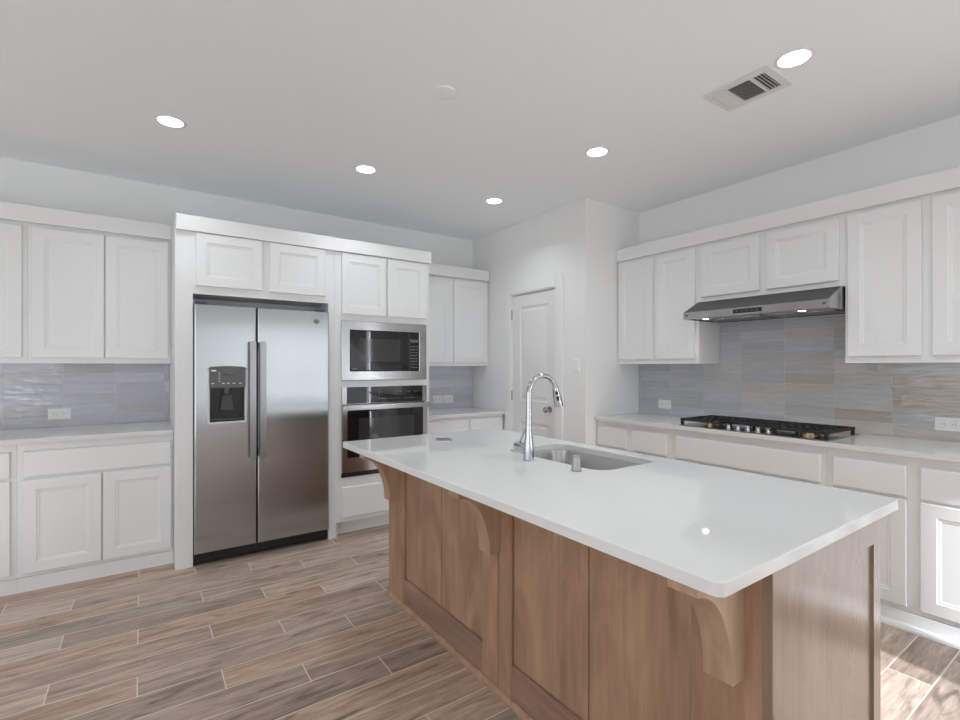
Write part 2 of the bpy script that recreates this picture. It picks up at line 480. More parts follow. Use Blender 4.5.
M_PANE, N_, L_, B_ = new_mat('window_glass')
B_.inputs['Base Color'].default_value = (1, 1, 1, 1); B_.inputs['Roughness'].default_value = 0
B_.inputs['Transmission Weight'].default_value = 1; B_.inputs['IOR'].default_value = 1.0
M_SASH = M_TRIM

def portal(name, loc, rot, sx, sy, watts):
    l = bpy.data.lights.new(name, 'AREA'); l.shape = 'RECTANGLE'; l.size = sx; l.size_y = sy
    l.energy = watts; l.color = (0.89, 0.955, 1.0)
    o = bpy.data.objects.new(name, l); COL.objects.link(o); o.location = loc; o.rotation_euler = rot
    return o

n = 1
for u0, u1 in REAR:
    f = NB(); y = YR - .08
    for a, b_, c, d in ((u0, u0 + .05, SILL, HEAD), (u1 - .05, u1, SILL, HEAD), (u0 + .05, u1 - .05, SILL, SILL + .05), (u0 + .05, u1 - .05, HEAD - .05, HEAD)):
        box(f, a, b_, y - .03, y + .03, c, d)
    fo = struct('window_%d' % n, f, M_SASH)  # the first rear window is added and unseen
    portal('window_daylight', ((u0 + u1) / 2, YR - .04, (SILL + HEAD) / 2), (R(-90), 0, R(180)), u1 - u0 - .1, HEAD - SILL - .1, SKY_DAYLIGHT * math.pi * (u1 - u0) * (HEAD - SILL))
    n += 1
for u0, u1 in LEFT:
    f = NB(); x = XL - .08
    for a, b_, c, d in ((u0, u0 + .05, SILL, HEAD), (u1 - .05, u1, SILL, HEAD), (u0 + .05, u1 - .05, SILL, SILL + .05), (u0 + .05, u1 - .05, HEAD - .05, HEAD), ((u0 + u1) / 2 - .03, (u0 + u1) / 2 + .03, SILL + .05, HEAD - .05)):
        box(f, x - .03, x + .03, a, b_, c, d)
    fo = struct('window_%d' % n, f, M_SASH)
    portal('window_daylight', (XL - .04, (u0 + u1) / 2, (SILL + HEAD) / 2), (0, R(-90), 0), HEAD - SILL - .1, u1 - u0 - .1, SKY_DAYLIGHT * math.pi * (u1 - u0) * (HEAD - SILL))
    n += 1
f = NB()
box(f, XR + .05, XR + .1, SLY0, SLY0 + .015, SILL, HEAD); box(f, XR + .05, XR + .1, SLY1 - .015, SLY1, SILL, HEAD)
struct('window_%d' % n, f, M_SASH)  # frame of the added unseen sidelight
portal('window_daylight', (XR + .04, (SLY0 + SLY1) / 2, (SILL + HEAD) / 2), (0, R(90), 0), HEAD - SILL - .02, SLY1 - SLY0 - .04, 20)  # over-strong lamp added in the sidelight to streak the oven and microwave glass

# pantry door
FP = Face('X', XP)
b = NB()
for u0, u1, v0, v1 in ((DY0 - .104, DY0 - .008, 0, DZ + .10), (DY1 + .008, DY1 + .10, 0, DZ + .10), (DY0 - .008, DY1 + .008, DZ + .008, DZ + .10)):
    fbox(b, FP, u0, u1, v0, v1, -.001, .016, .004)
struct('trim_1', b, M_WALL)
FD = Face('X', XP + .045)
b = NB()
dw = (DY0 + .004, DY1 - .004)
ST = .105
pan = [(1.005, 1.93), (0.16, 0.80)]
def door_panels(bm, F, u0, u1, v0, v1, panels):
    t = .035
    rings(bm, F, [(u0, u1, v0, v1, 0), (u0, u1, v0, v1, t)], cap=False)
    # the face round the panels, as strips
    def q(a, b_, c, d): bm.faces.new([bm.verts.new(F(*p, t)) for p in ((a, c), (b_, c), (b_, d), (a, d))])
    q(u0, u0 + ST, v0, v1); q(u1 - ST, u1, v0, v1)
    vs = sorted([v0, v1] + [k for p in panels for k in p])
    for i in range(0, len(vs), 2): q(u0 + ST, u1 - ST, vs[i], vs[i + 1])
    for lo, hi in panels:
        inset_rings(bm, F, u0 + ST, u1 - ST, lo, hi, [(0, t), (.012, t - .009), (.030, t - .009), (.048, t - .002)], base=False)
door_panels(b, FD, dw[0], dw[1], 0.012, DZ - .006, pan)
door = struct('door_1', b, M_TRIM)
b = NB(); lathe(b, (XP + .010, 3.305, .945), [(0.0, 0), (.030, 0), (.031, -.006), (.012, -.010), (.011, -.035), (.020, -.042), (.027, -.052), (.027, -.062), (.018, -.070), (0, -.072)], 24, 'X')
obj('door_knob', b, M_NICKEL, door, smooth=True)
for z in (1.86, 1.05, .25):
    b = NB(); tube(b, [(XP - .004, DY1 + .001, z - .05), (XP - .004, DY1 + .001, z + .05)], .007, 10)
    obj('hinge', b, M_NICKEL, door, smooth=True)

# ------------------------------------------------------------------ cabinets
def mold(name, label, pieces, mat=None):
    b = NB()
    for p in pieces: box(b, *p, bevel=.002, seg=1)
    o = obj(name, b, M_CAB, loc=pieces[0][0:1] + pieces[0][2:3] + pieces[0][4:5])
    return tag(o, label, 'moulding')

def upper(label, F, back, u0, u1, v0, v1, doors, group=None):
    """a wall cabinet: body plus shaker doors"""
    p = F((u0 + u1) / 2, v0, 0)
    t = thing('wall_cabinet', label, 'cabinet', p, group)
    b = NB(); fbox(b, F, u0, u1, v0 + .012, v1, -back, 0)
    fbox(b, F, u0, u1, v0, v0 + .012, -.02, 0); fbox(b, F, u0, u0 + .012, v0, v0 + .012, -back, -.02); fbox(b, F, u1 - .012, u1, v0, v0 + .012, -back, -.02)
    obj('body', b, M_CAB, t)
    for d in doors: obj('door', shaker(F, *d), M_CAB, t)
    return t

def lower(label, F, back, u0, u1, top, drawers, doors, toe=.088, rec=-.006, group=None, skip_top=0.0):
    p = F((u0 + u1) / 2, 0, 0)
    t = thing('base_cabinet', label, 'cabinet', p, group)
    b = NB(); fbox(b, F, u0, u1, toe, top - skip_top, -back, 0)
    obj('body', b, M_CAB, t)
    b = NB(); fbox(b, F, u0, u1, 0, toe - .002, -back, -rec)
    obj('toe_kick', b, M_CAB, t)
    for d in drawers: obj('drawer', slab(F, *d), M_CAB, t)
    for d in doors: obj('door', shaker(F, *d), M_CAB, t)
    return t

# back wall, left run
FU = Face('Y', 4.255)
BK = 4.255 - 4.567 + .002
upper('white two-door wall cabinet directly left of the refrigerator surround', FU, .310, -.606, .178, 1.364, 2.275, [(-.582, -.212, 1.40, 2.25), (-.205, .160, 1.40, 2.25)])
upper('white wall cabinet cut off by the left edge of the photo', FU, .310, -1.40, -.607, 1.364, 2.275, [(-1.375, -1.012, 1.40, 2.25), (-1.004, -.631, 1.40, 2.25)])
mold('crown_moulding', 'flat white crown board on the wall cabinets left of the refrigerator', [(-1.40, .179, 4.207, 4.240, 2.270, 2.376), (-1.40, .179, 4.240, 4.30, 2.2755, 2.29)])
FB = Face('Y', 3.927)
lower('white base cabinet with wide drawer over two doors left of the refrigerator', FB, .636, -.606, .178, .882, [(-.58, .166, .683, .838)], [(-.58, -.210, .110, .668), (-.201, .166, .110, .668)])
lower('white base cabinet cut off by the left edge of the photo', FB, .636, -1.40, -.607, .882, [(-1.375, -.633, .683, .838)], [(-1.375, -1.008, .110, .668), (-1.0, -.633, .110, .668)])
b = NB(); box(b, -1.42, .178, 3.889, 4.557, .884, .914, bevel=.003)
tag(obj('countertop', b, M_QUARTZ, loc=(-.6, 4.2, .884)), 'white quartz countertop on the base cabinets left of the refrigerator', 'countertop')
b = NB(); box(b, -1.42, .178, 4.558, 4.5665, .914, 1.3745)
tag(obj('backsplash', b, M_TILE_L, loc=(-.6, 4.56, .914)), 'lavender grey glazed tile backsplash left of the refrigerator', 'backsplash')

# tall units
FT = Face('Y', 3.769, -.006, -.003)
t = thing('refrigerator_surround', 'tall white cabinet surround enclosing the steel refrigerator, two short doors on top', 'cabinet', (.7, 3.769, 0))
b = NB()
box(b, .180, .282, 3.769, 4.565, 0, 2.25); box(b, 1.190, 1.235, 3.769, 4.565, 0, 2.25); box(b, .282, 1.190, 3.769, 4.565, 1.832, 2.25)
obj('body', b, M_CAB, t)
b = NB(); box(b, .283, 1.189, 4.06, 4.075, 1.750, 1.8315)
obj('filler_strip', b, M_CAB, t)
obj('door', shaker(FT, .304, .716, 1.888, 2.245), M_CAB, t); obj('door', shaker(FT, .765, 1.168, 1.885, 2.245), M_CAB, t)
t = thing('oven_cabinet', 'tall white cabinet holding the microwave above the wall oven', 'cabinet', (1.66, 3.769, 0))
b = NB()
box(b, 1.236, 1.310, 3.769, 4.565, .115, 2.245); box(b, 2.035, 2.076, 3.769, 4.565, .115, 2.245)
box(b, 1.310, 2.035, 3.769, 4.565, 1.70, 2.245); box(b, 1.310, 2.035, 3.769, 4.565, 1.180, 1.240); box(b, 1.310, 2.035, 3.769, 4.565, .115, .475)
obj('body', b, M_CAB, t)
obj('door', shaker(FT, 1.297, 1.672, 1.760, 2.238), M_CAB, t); obj('door', shaker(FT, 1.684, 2.045, 1.760, 2.238), M_CAB, t)
obj('drawer', slab(FT, 1.297, 2.045, .151, .392), M_CAB, t)
b = NB(); box(b, 1.236, 2.076, 3.846, 4.565, 0, .115)
obj('toe_kick', b, M_CAB, t)
b = NB(); prism(b, [(1.236, 3.769), (1.247, 3.769), (1.258, 3.775), (1.270, 3.800), (1.285, 3.828), (1.308, 3.845), (1.236, 3.845)], lambda x, y: (x, y, 0), lambda x, y: (x, y, .115))
obj('foot', b, M_CAB, t)
mold('crown_moulding', 'white crown board running across the tall refrigerator and oven cabinets', [(.184, 2.084, 3.740, 3.768, 2.244, 2.347), (.184, .196, 3.768, 4.20, 2.252, 2.347), (2.072, 2.084, 3.768, 4.20, 2.252, 2.347), (.196, 2.072, 3.768, 3.84, 2.251, 2.262)])

# corner run between oven tower and pantry
FU2 = Face('Y', 4.268)
upper('white two-door wall cabinet in the corner between oven cabinet and pantry wall', FU2, .297, 2.078, 3.072, 1.348, 2.262, [(2.19, 2.600, 1.384, 2.24), (2.635, 3.050, 1.384, 2.24)])
mold('crown_moulding', 'short white crown board above the corner wall cabinet by the pantry', [(2.094, 3.058, 4.220, 4.252, 2.256, 2.366), (2.094, 3.058, 4.252, 4.30, 2.2625, 2.275)])
FB2 = Face('Y', 3.99)
lower('white base cabinet in the corner between oven cabinet and pantry wall', FB2, .57, 2.078, 3.06, .852, [(2.185, 2.620, .665, .830), (2.652, 3.05, .665, .830)], [(2.185, 2.620, .110, .648), (2.652, 3.05, .110, .648)])
b = NB(); box(b, 2.078, 3.072, 3.952, 4.557, .855, .885, bevel=.003)
tag(obj('countertop', b, M_QUARTZ, loc=(2.6, 4.2, .855)), 'short white quartz countertop in the corner right of the oven cabinet', 'countertop')
b = NB(); box(b, 2.078, 3.072, 4.558, 4.5665, .885, 1.3585)
tag(obj('backsplash', b, M_TILE_C, loc=(2.6, 4.56, .885)), 'small lavender tile backsplash in the corner beside the oven cabinet', 'backsplash')

# right wall uppers
FR = Face('X', 3.500)
dz = (1.402, 2.252)
upper('white wall cabinet with two narrow doors between pantry return and range hood', FR, .294, 2.094, 2.858, 1.364, 2.275, [(2.496, 2.848, *dz), (2.118, 2.458, *dz)])
upper('short white two-door wall cabinet directly above the range hood', FR, .294, 1.153, 2.093, 1.832, 2.275, [(1.645, 2.069, 1.866, 2.248), (1.182, 1.600, 1.866, 2.248)])
upper('tall white wall cabinet right of the range hood at the right edge of the photo', FR, .294, .392, 1.152, 1.364, 2.275, [(.799, 1.136, *dz), (.416, .755, *dz)])
upper('white wall cabinet beyond the right edge of the photo', FR, .294, -.37, .391, 1.364, 2.275, [(.02, .37, *dz), (-.35, -.02, *dz)])
mold('crown_moulding', 'long white crown board above the wall cabinets over the cooktop', [(3.466, 3.499, -.37, 2.858, 2.272, 2.376), (3.499, 3.54, -.37, 2.858, 2.2755, 2.29)])

# right wall base run
FL = Face('X', 3.22)
dd = (.676, .836); dr = (.115, .660)
lower('white base cabinet with two narrow drawers beside the pantry return', FL, .572, 2.137, 2.858, .882, [(2.544, 2.838, *dd), (2.176, 2.484, *dd)], [(2.544, 2.838, *dr), (2.176, 2.484, *dr)])
lower('wide white base cabinet under the gas cooktop', FL, .572, 1.146, 2.136, .882, [(1.176, 2.100, *dd)], [(1.660, 2.100, *dr), (1.176, 1.652, *dr)])
lower('white base cabinet right of the cooktop catching a patch of sun', FL, .572, .40, 1.145, .882, [(.793, 1.115, *dd), (.425, .739, *dd)], [(.793, 1.115, *dr), (.425, .739, *dr)])
lower('white base cabinet beyond the right edge of the photo', FL, .572, -.37, .399, .882, [(.03, .375, *dd), (-.345, -.02, *dd)], [(.03, .375, *dr), (-.345, -.02, *dr)])
b = NB()
box(b, 3.183, 3.787, -.39, 2.859, .884, .914, bevel=.003)
tag(obj('countertop', b, M_QUARTZ, loc=(3.5, 1.2, .884)), 'long white quartz countertop under the gas cooktop on the right wall', 'countertop')
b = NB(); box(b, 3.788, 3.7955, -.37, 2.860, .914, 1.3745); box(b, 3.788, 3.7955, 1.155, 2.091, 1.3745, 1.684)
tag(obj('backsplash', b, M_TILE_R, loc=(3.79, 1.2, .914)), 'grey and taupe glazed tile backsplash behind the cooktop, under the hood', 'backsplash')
b = NB()
prof = [(3.212, 0), (3.185, 0)] + [(3.212 - .027 * math.cos(R(a)), .026 * math.sin(R(a))) for a in (25, 50, 70)] + [(3.212, .026)]
prism(b, prof, lambda x, z: (x, -.37, z), lambda x, z: (x, 2.858, z))
tag(obj('shoe_moulding', b, M_CAB, loc=(3.2, 1.2, 0)), 'white quarter-round strip on the floor along the cooktop cabinets', 'moulding')

# ------------------------------------------------------------------ refrigerator
t = thing('refrigerator', 'stainless side-by-side refrigerator with water dispenser in left door', 'refrigerator', (.735, 4.1, 0))
FF = Face('Y', 3.80)
b = NB(); box(b, .292, 1.180, 3.812, 4.52, .03, 1.745)
obj('case', b, M_DKGREY, t)
W = .07
def fdoor(u0, u1, hole=None):
    b = NB()
    z0, z1 = .088, 1.762
    pr = [(u0, u1, z0, z1, 0), (u0, u1, z0, z1, W - .012), (u0 + .003, u1 - .003, z0 + .003, z1 - .003, W - .004), (u0 + .010, u1 - .010, z0 + .006, z1 - .006, W)]
    if hole:
        h0, h1, k0, k1 = hole
        pr += [(h0, h1, k0, k1, W), (h0 + .004, h1 - .004, k0 + .004, k1 - .004, W - .004), (h0 + .012, h1 - .012, k0 + .012, k1 - .012, W - .062)]
    rings(b, FF, pr)
    return b
hole = (.372, .597, .962, 1.332)
fz = obj('freezer_door', fdoor(.287, .668, hole), M_STEEL, t, label='left refrigerator door with the dispenser')
rf = obj('fresh_food_door', fdoor(.675, 1.184), M_STEEL, t, label='wide right refrigerator door with a round badge')
b = NB(); box(b, .669, .674, 3.80, 3.811, .09, 1.76)
obj('door_gasket', b, M_SEAL, t)
for u0, u1, par in ((.618, .660, fz), (.684, .726, rf)):
    b = NB(); fbox(b, FF, u0, u1, .695, 1.520, W + .030, W + .046, .006)
    fbox(b, FF, u0 + .008, u1 - .008, .705, .755, W, W + .032, .003); fbox(b, FF, u0 + .008, u1 - .008, 1.460, 1.510, W, W + .032, .003)
    obj('handle', b, M_HANDLE, par, smooth=True)
b = NB(); lathe(b, (1.087, 3.80 - W, 1.683), [(.017, .0), (.017, -.003), (.014, -.004), (.0135, -.0028), (0, -.0028)], 28, 'Y')
obj('badge', b, M_GREY, rf, smooth=True)
b = NB()
for k in range(3):
    tube(b, [(1.087 + .009 * math.cos(a), 3.80 - W - .0034, 1.683 + .009 * math.sin(a)) for a in (R(40 + 120 * k + j * 14) for j in range(6))], .0011, 6)
obj('badge_monogram', b, M_PLATE, rf)
# dispenser
h0, h1, k0, k1 = hole
t2 = obj('dispenser', bx(h0 + .013, h1 - .013, 3.80 - W + .053, 3.80 - W + .0615, k0 + .013, k1 - .013), M_BLACK, fz, label='black recessed ice and water dispenser')
b = NB(); inset_rings(b, FF, h0 - .008, h1 + .008, k0 - .010, k1 + .004, [(0, W + .0005), (.003, W + .006), (.009, W + .006), (.014, W - .002)], cap=False, base=False)
obj('bezel', b, M_SILVER, t2)
b = NB(); prism(b, [(h0 + .004, k0 + .235), (h1 - .004, k0 + .235), (h1 - .004, k1 - .012), (h1 + .004, k1 + .001), (h1 - .02, k1 + .010), ((h0 + h1) / 2, k1 + .014), (h0 + .02, k1 + .010), (h0 - .004, k1 + .001), (h0 + .004, k1 - .012)],
                lambda x, z: (x, 3.80 - W - .014, z), lambda x, z: (x, 3.80 - W + .020, z))
obj('control_panel', b, M_GREY, t2)
b = NB(); zc = k0 + .235; yf = 3.80 - W - .0145
box(b, .455, .520, yf, yf + .001, zc + .082, zc + .100)
obj('display', b, M_LCD, t2)
for ux in (.392, .455, .485, .520, .560):
    obj('button', bx(ux - .006, ux + .010, yf, yf + .001, zc + .028, zc + .033), M_PLATE, t2)
for k in range(4):
    obj('indicator', bx(.430, .436, yf, yf + .001, zc + .042 + k * .018, zc + .048 + k * .018), M_PLATE, t2)
obj('sticker', bx(.384, .414, yf, yf + .001, zc + .112, zc + .122), M_PLATE, t2)
xc = (h0 + h1) / 2
b = NB(); lathe(b, (xc, 3.80 - W + .025, zc - .042), [(0, 0), (.018, 0), (.022, .01), (.024, .042)], 20)
obj('spout', b, M_GREY, t2, smooth=True)
b = NB(); prism(b, [(xc - .040, zc - .155), (xc + .040, zc - .155), (xc + .030, zc - .055), (xc - .030, zc - .055)], lambda x, z: (x, 3.80 - W + .030 - (z - zc + .155) * .08, z), lambda x, z: (x, 3.80 - W + .042 - (z - zc + .155) * .08, z))
obj('paddle', b, M_DKGREY, t2)
b = NB(); box(b, h0 + .014, h1 - .014, 3.80 - W + .002, 3.80 - W + .052, k0 + .013, k0 + .022)
obj('drip_tray', b, M_DKGREY, t2)
b = NB(); box(b, .287, 1.184, 3.775, 3.811, .012, .080, bevel=.004)
for k in range(24): box(b, .34 + k * .034, .362 + k * .034, 3.772, 3.776, .034, .042)
obj('base_grille', b, M_BLACK, t)
for x in (.33, 1.13):
    b = NB(); box(b, x - .035, x + .035, 3.76, 3.86, 1.763, 1.780, bevel=.004)
    obj('hinge_cover', b, M_DKGREY, t)
for x in (.33, 1.14):
    b = NB(); lathe(b, (x, 3.86, 0), [(0, 0), (.02, 0), (.02, .012), (.012, .03), (0, .03)], 14)
    obj('leveling_foot', b, M_BLACK, t)
for x in (.33, 1.14):
    b = NB(); lathe(b, (x, 4.44, 0), [(0, 0), (.02, 0), (.02, .012), (.012, .03), (0, .03)], 14)
    obj('leveling_foot', b, M_BLACK, t)

# ------------------------------------------------------------------ microwave
t = thing('microwave', 'built-in black and steel microwave above the wall oven', 'microwave', (1.67, 3.769, 1.235))
FM = Face('Y', 3.767, -.008, -.002)
b = NB(); rings(b, FM, [(1.297, 2.050, 1.234, 1.708, 0), (1.297, 2.050, 1.234, 1.708, .014), (1.300, 2.047, 1.237, 1.705, .017), (1.362, 1.984, 1.304, 1.638, .017), (1.367, 1.979, 1.309, 1.633, .010), (1.367, 1.979, 1.309, 1.633, 0)], cap=False, base=False)
obj('trim_frame', b, M_STEELV, t)
b = NB(); box(b, 1.312, 2.033, 3.77, 4.25, 1.242, 1.698)
obj('case', b, M_DKGREY, t)
dg = obj('door', inset_rings(NB(), FM, 1.369, 1.882, 1.311, 1.631, [(0, 0), (0, .011), (.003, .013)]), M_GLASSBLK, t, label='black glass door')
b = NB(); fbox(b, FM, 1.440, 1.800, 1.385, 1.570, .0128, .0140)
obj('door_window', b, M_WINDOWBLK, dg)
b = NB(); fbox(b, FM, 1.385, 1.420, 1.322, 1.330, .0128, .0136)
obj('door_marking', b, M_PRINT, dg)
cp = obj('control_panel', inset_rings(NB(), FM, 1.885, 1.977, 1.311, 1.631, [(0, 0), (0, .011), (.003, .013)]), M_GLASSBLK, t)
b = NB(); fbox(b, FM, 1.893, 1.968, 1.550, 1.575, .0128, .0138)
obj('display', b, M_GREY, cp)
for r_ in range(8):
    for c_ in range(3):
        b = NB(); fbox(b, FM, 1.898 + c_ * .024, 1.914 + c_ * .024, 1.335 + r_ * .025, 1.342 + r_ * .025, .0128, .0136)
        obj('key', b, M_PRINT, cp)

# ------------------------------------------------------------------ wall oven
t = thing('wall_oven', 'built-in stainless wall oven with bar handle below the microwave', 'oven', (1.67, 3.769, .467))
b = NB(); box(b, 1.312, 2.033, 3.77, 4.3, .480, 1.174)
obj('case', b, M_DKGREY, t)
b = NB(); fbox(b, FM, 1.297, 2.052, 1.045, 1.182, 0, .018, .003)
cp = obj('control_panel', b, M_STEELV, t, label='black glass control panel with steel ends')
b = NB(); fbox(b, FM, 1.338, 2.008, 1.048, 1.180, .0175, .021, .001)
pg = obj('panel_glass', b, M_GLASSBLK, cp)
b = NB(); fbox(b, FM, 1.640, 1.745, 1.125, 1.160, .0205, .0216)
obj('clock_display', b, M_LCD, cp)
for k in range(14):
    if k % 5 != 3: obj('key', fbox(NB(), FM, 1.600 + k * .026, 1.614 + k * .026, 1.078, 1.083, .0205, .0215), M_PRINT, cp)
for k in range(8):
    if k % 3 != 2: obj('key', fbox(NB(), FM, 1.770 + k * .026, 1.782 + k * .026, 1.132, 1.137, .0205, .0215), M_PRINT, cp)
for k in range(3): obj('indicator', fbox(NB(), FM, 1.605, 1.612, 1.110 + k * .018, 1.117 + k * .018, .0205, .0215), M_PRINT, cp)
b = NB(); fbox(b, FM, 1.297, 2.052, .507, 1.036, 0, .030, .004)
d = obj('door', b, M_STEELV, t, label='drop-down steel door with black glass')
b = NB(); fbox(b, FM, 1.338, 2.008, .622, 1.033, .029, .033, .001)
gl = obj('door_glass', b, M_GLASSBLK, d)
b = NB(); fbox(b, FM, 1.43, 1.92, .68, .93, .0325, .0336)
obj('viewing_window', b, M_WINDOWBLK, d)
b = NB()
fbox(b, FM, 1.290, 2.060, 1.000, 1.040, .058, .080, .008, 3)
for u in (1.305, 2.045): fbox(b, FM, u - .014, u + .014, 1.004, 1.036, .028, .062, .004)
obj('handle', b, M_STEELV, d, smooth=True)
b = NB(); fbox(b, FM, 1.297, 2.052, .468, .503, 0, .012)
for k in range(20): fbox(b, FM, 1.33 + k * .035, 1.355 + k * .035, .480, .490, .011, .014)
obj('vent_strip', b, M_BLACK, t)

# ------------------------------------------------------------------ range hood
t = thing('range_hood', 'stainless under-cabinet range hood over the gas cooktop', 'hood', (3.54, 1.625, 1.687))
HY0, HY1 = 1.160, 2.088
X0, XM, XB = 3.283, 3.470, 3.785
b = NB()
# shell: sides, lip, slope, top, back; the underside is recessed
P = [(XB, 1.688), (X0, 1.688), (X0, 1.738), (XM, 1.829), (XB, 1.829)]
prism(b, P, lambda x, z: (x, HY0, z), lambda x, z: (x, HY0 + .004, z)); prism(b, P, lambda x, z: (x, HY1 - .004, z), lambda x, z: (x, HY1, z))
box(b, X0, X0 + .004, HY0 + .004, HY1 - .004, 1.688, 1.738); box(b, XB - .004, XB, HY0 + .004, HY1 - .004, 1.688, 1.829)
obj('shell', b, M_HOOD, t)
b = NB()
sl = [(X0, 1.738), (XM, 1.829), (XB, 1.829), (XB, 1.825), (XM + .002, 1.825), (X0 + .004, 1.734)]
prism(b, sl, lambda x, z: (x, HY0 + .004, z), lambda x, z: (x, HY1 - .004, z))
obj('sloped_top', b, M_HOODTOP, t, label='dark sloping steel top')
b = NB(); box(b, X0 + .004, XB - .004, HY0 + .004, HY1 - .004, 1.696, 1.700)
box(b, X0 + .0045, X0 + .03, HY0 + .004, HY1 - .004, 1.6885, 1.694)
obj('underside', b, M_HOOD, t)
for y0, y1 in ((HY0 + .04, 1.61), (1.64, HY1 - .04)):
    b = NB(); box(b, X0 + .20, XB - .04, y0, y1, 1.691, 1.6955)
    for k in range(9): box(b, X0 + .21 + k * .027, X0 + .225 + k * .027, y0 + .01, y1 - .01, 1.6885, 1.691)
    obj('grease_filter', b, M_STEELV, t)
for y in (1.345, 1.975):
    b = NB(); lathe(b, (X0 + .105, y, 1.6955), [(.030, 0), (.030, -.005), (.024, -.006), (.023, -.004)], 24)
    lr = obj('lamp_ring', b, M_CHROME, t, smooth=True)
    b = NB(); lathe(b, (X0 + .105, y, 1.6955), [(.0235, -.003), (.021, -.006), (0, -.007)], 24)
    obj('lamp_lens', b, M_HLAMP, lr)
    ld = bpy.data.lights.new('hood_lamp', 'SPOT'); ld.energy = 0.9; ld.spot_size = R(130); ld.spot_blend = .8; ld.shadow_soft_size = .02; ld.color = (1, .93, .83)
    lo = bpy.data.objects.new('hood_lamp', ld); COL.objects.link(lo); lo.parent = t
    lo.location = Vector((X0 + .105, y, 1.680)) - t.location
FH = Face('X', X0)
b = NB(); fbox(b, FH, 1.535, 1.720, 1.700, 1.727, 0, .003, .001)
cp = obj('control_strip', b, M_BLACK, t)
for k in range(5):
    b = NB(); fbox(b, FH, 1.555 + k * .032, 1.575 + k * .032, 1.706, 1.721, .003, .0055, .001)
    obj('button', b, M_DKGREY, cp)
for y in (HY0 + .025, HY1 - .025):
    b = NB(); lathe(b, (X0, y, 1.715), [(.008, 0), (.008, -.003), (.004, -.0035), (0, -.002)], 14, 'X')
    obj('screw_cap', b, M_DKGREY, t)

# ------------------------------------------------------------------ gas cooktop
t = thing('gas_cooktop', 'black gas cooktop with continuous grates and chrome knobs on the right counter', 'cooktop', (3.42, 1.56, .914))
CX0, CX1, CY0, CY1 = 3.200, 3.700, 1.138, 2.072
b = NB(); box(b, CX0, CX1, CY0, CY1, .9142, .922, bevel=.003)
obj('drip_pan', b, M_STEELV, t)
def burner(x, y, r):
    b = NB(); lathe(b, (x, y, .922), [(r * 1.25, 0), (r * 1.25, .004), (r, .006), (r, .016), (r * .9, .018), (0, .018)], 24)
    br = obj('burner', b, M_BRASS, t, smooth=True)
    b = NB(); lathe(b, (x, y, .940), [(r * .92, 0), (r * .95, .004), (r * .85, .009), (0, .010)], 24)
    obj('burner_cap', b, M_IRON, br, smooth=True)
cs = (CY1 - CY0) / 3
for x in (CX0 + .15, CX1 - .17):
    burner(x, CY0 + cs * .5, .036); burner(x, CY1 - cs * .5, .032)
burner((CX0 + CX1) / 2 + .08, (CY0 + CY1) / 2, .048)
for k in range(3):
    y0, y1 = CY0 + k * cs + .004, CY0 + (k + 1) * cs - .004
    x0 = CX0 + (.085 if k == 1 else .012); x1 = CX1 - .07
    z0, z1 = .952, .968
    b = NB()
    for a in ((x0, x1, y0, y0 + .014), (x0, x1, y1 - .014, y1), (x0, x0 + .014, y0 + .014, y1 - .014), (x1 - .014, x1, y0 + .014, y1 - .014)):
        box(b, *a, z0, z1, bevel=.003, seg=1)
    for q in range(1, 6):
        yy = y0 + (y1 - y0) * q / 6; box(b, x0 + .014, x1 - .014, yy - .005, yy + .005, z0 + .002, z1, bevel=.002, seg=1)
    for q in (.25, .5, .75):
        xx = x0 + (x1 - x0) * q; box(b, xx - .006, xx + .006, y0 + .014, y1 - .014, z0, z1 - .001, bevel=.002, seg=1)
    g = obj('grate', b, M_IRON, t)
    for fx_ in (x0 + .002, x1 - .020):
        for fy_ in (y0 + .002, y1 - .020):
            b = NB(); box(b, fx_, fx_ + .018, fy_, fy_ + .018, .9225, z0 + .001, bevel=.002, seg=1)
            obj('grate_foot', b, M_IRON, g)
for k in range(5):
    y = 1.475 + k * .064
    b = NB(); lathe(b, (CX0 + .045, y, .922), [(.022, 0), (.022, .005), (.016, .007), (.015, .026), (.013, .030), (0, .030)], 20)
    obj('knob', b, M_CHROME, t, smooth=True)

# ------------------------------------------------------------------ island
IX0, IX1, IY0, IY1 = 1.205, 1.923, .539, 2.678
t = thing('kitchen_island', 'brown stained wood island cabinet with three curved corbels', 'island', (1.56, 1.6, 0))
b = NB()
box(b, IX0 + .022, IX0 + .045, IY0 + .022, IY1, 0, .883)
box(b, IX0 + .045, IX1 - .021, IY0 + .022, IY0 + .045, 0, .883); box(b, IX0 + .045, IX1 - .021, IY1 - .02, IY1, 0, .883)
box(b, IX0 + .045, IX1 - .10, IY0 + .045, IY1 - .02, .08, .10); box(b, IX1 - .11, IX1 - .09, IY0 + .045, IY1 - .02, 0, .10)
box(b, IX1 - .04, IX1 - .002, IY0 + .045, IY1 - .02, .10, .66)
obj('carcass', b, M_WOODV, t)
FI = Face('X', IX0 + .0215)
def side_section(u0, u1, pu0, pu1, seam, v0=.006):
    top = .882; rz = .155; rt = .845
    D = .0215
    b = NB()
    b.free()
    for a, c in ((u0, pu0), (pu1, u1)):
        b = NB(); fbox(b, FI, a, c, v0, top, 0, D, .0015, 1)
        obj('stile', b, M_WOODV, t)
    for a, c in ((v0, rz), (rt, top)):
        b = NB(); fbox(b, FI, pu0, pu1, a, c, 0, D - .0008, .0015, 1)
        obj('rail', b, M_WOODH, t)
    for a, c in ((pu0, seam - .0025), (seam + .0025, pu1)):
        b = NB(); fbox(b, FI, a, c, rz, rt, 0, .0085, .001, 1)
        obj('side_panel', b, M_WOODP, t)
side_section(1.6025, IY1, 1.716, 2.472, 2.085)
side_section(IY0 + .022, 1.5985, .744, 1.513, 1.118)
FE = Face('Y', IY0 + .0215)
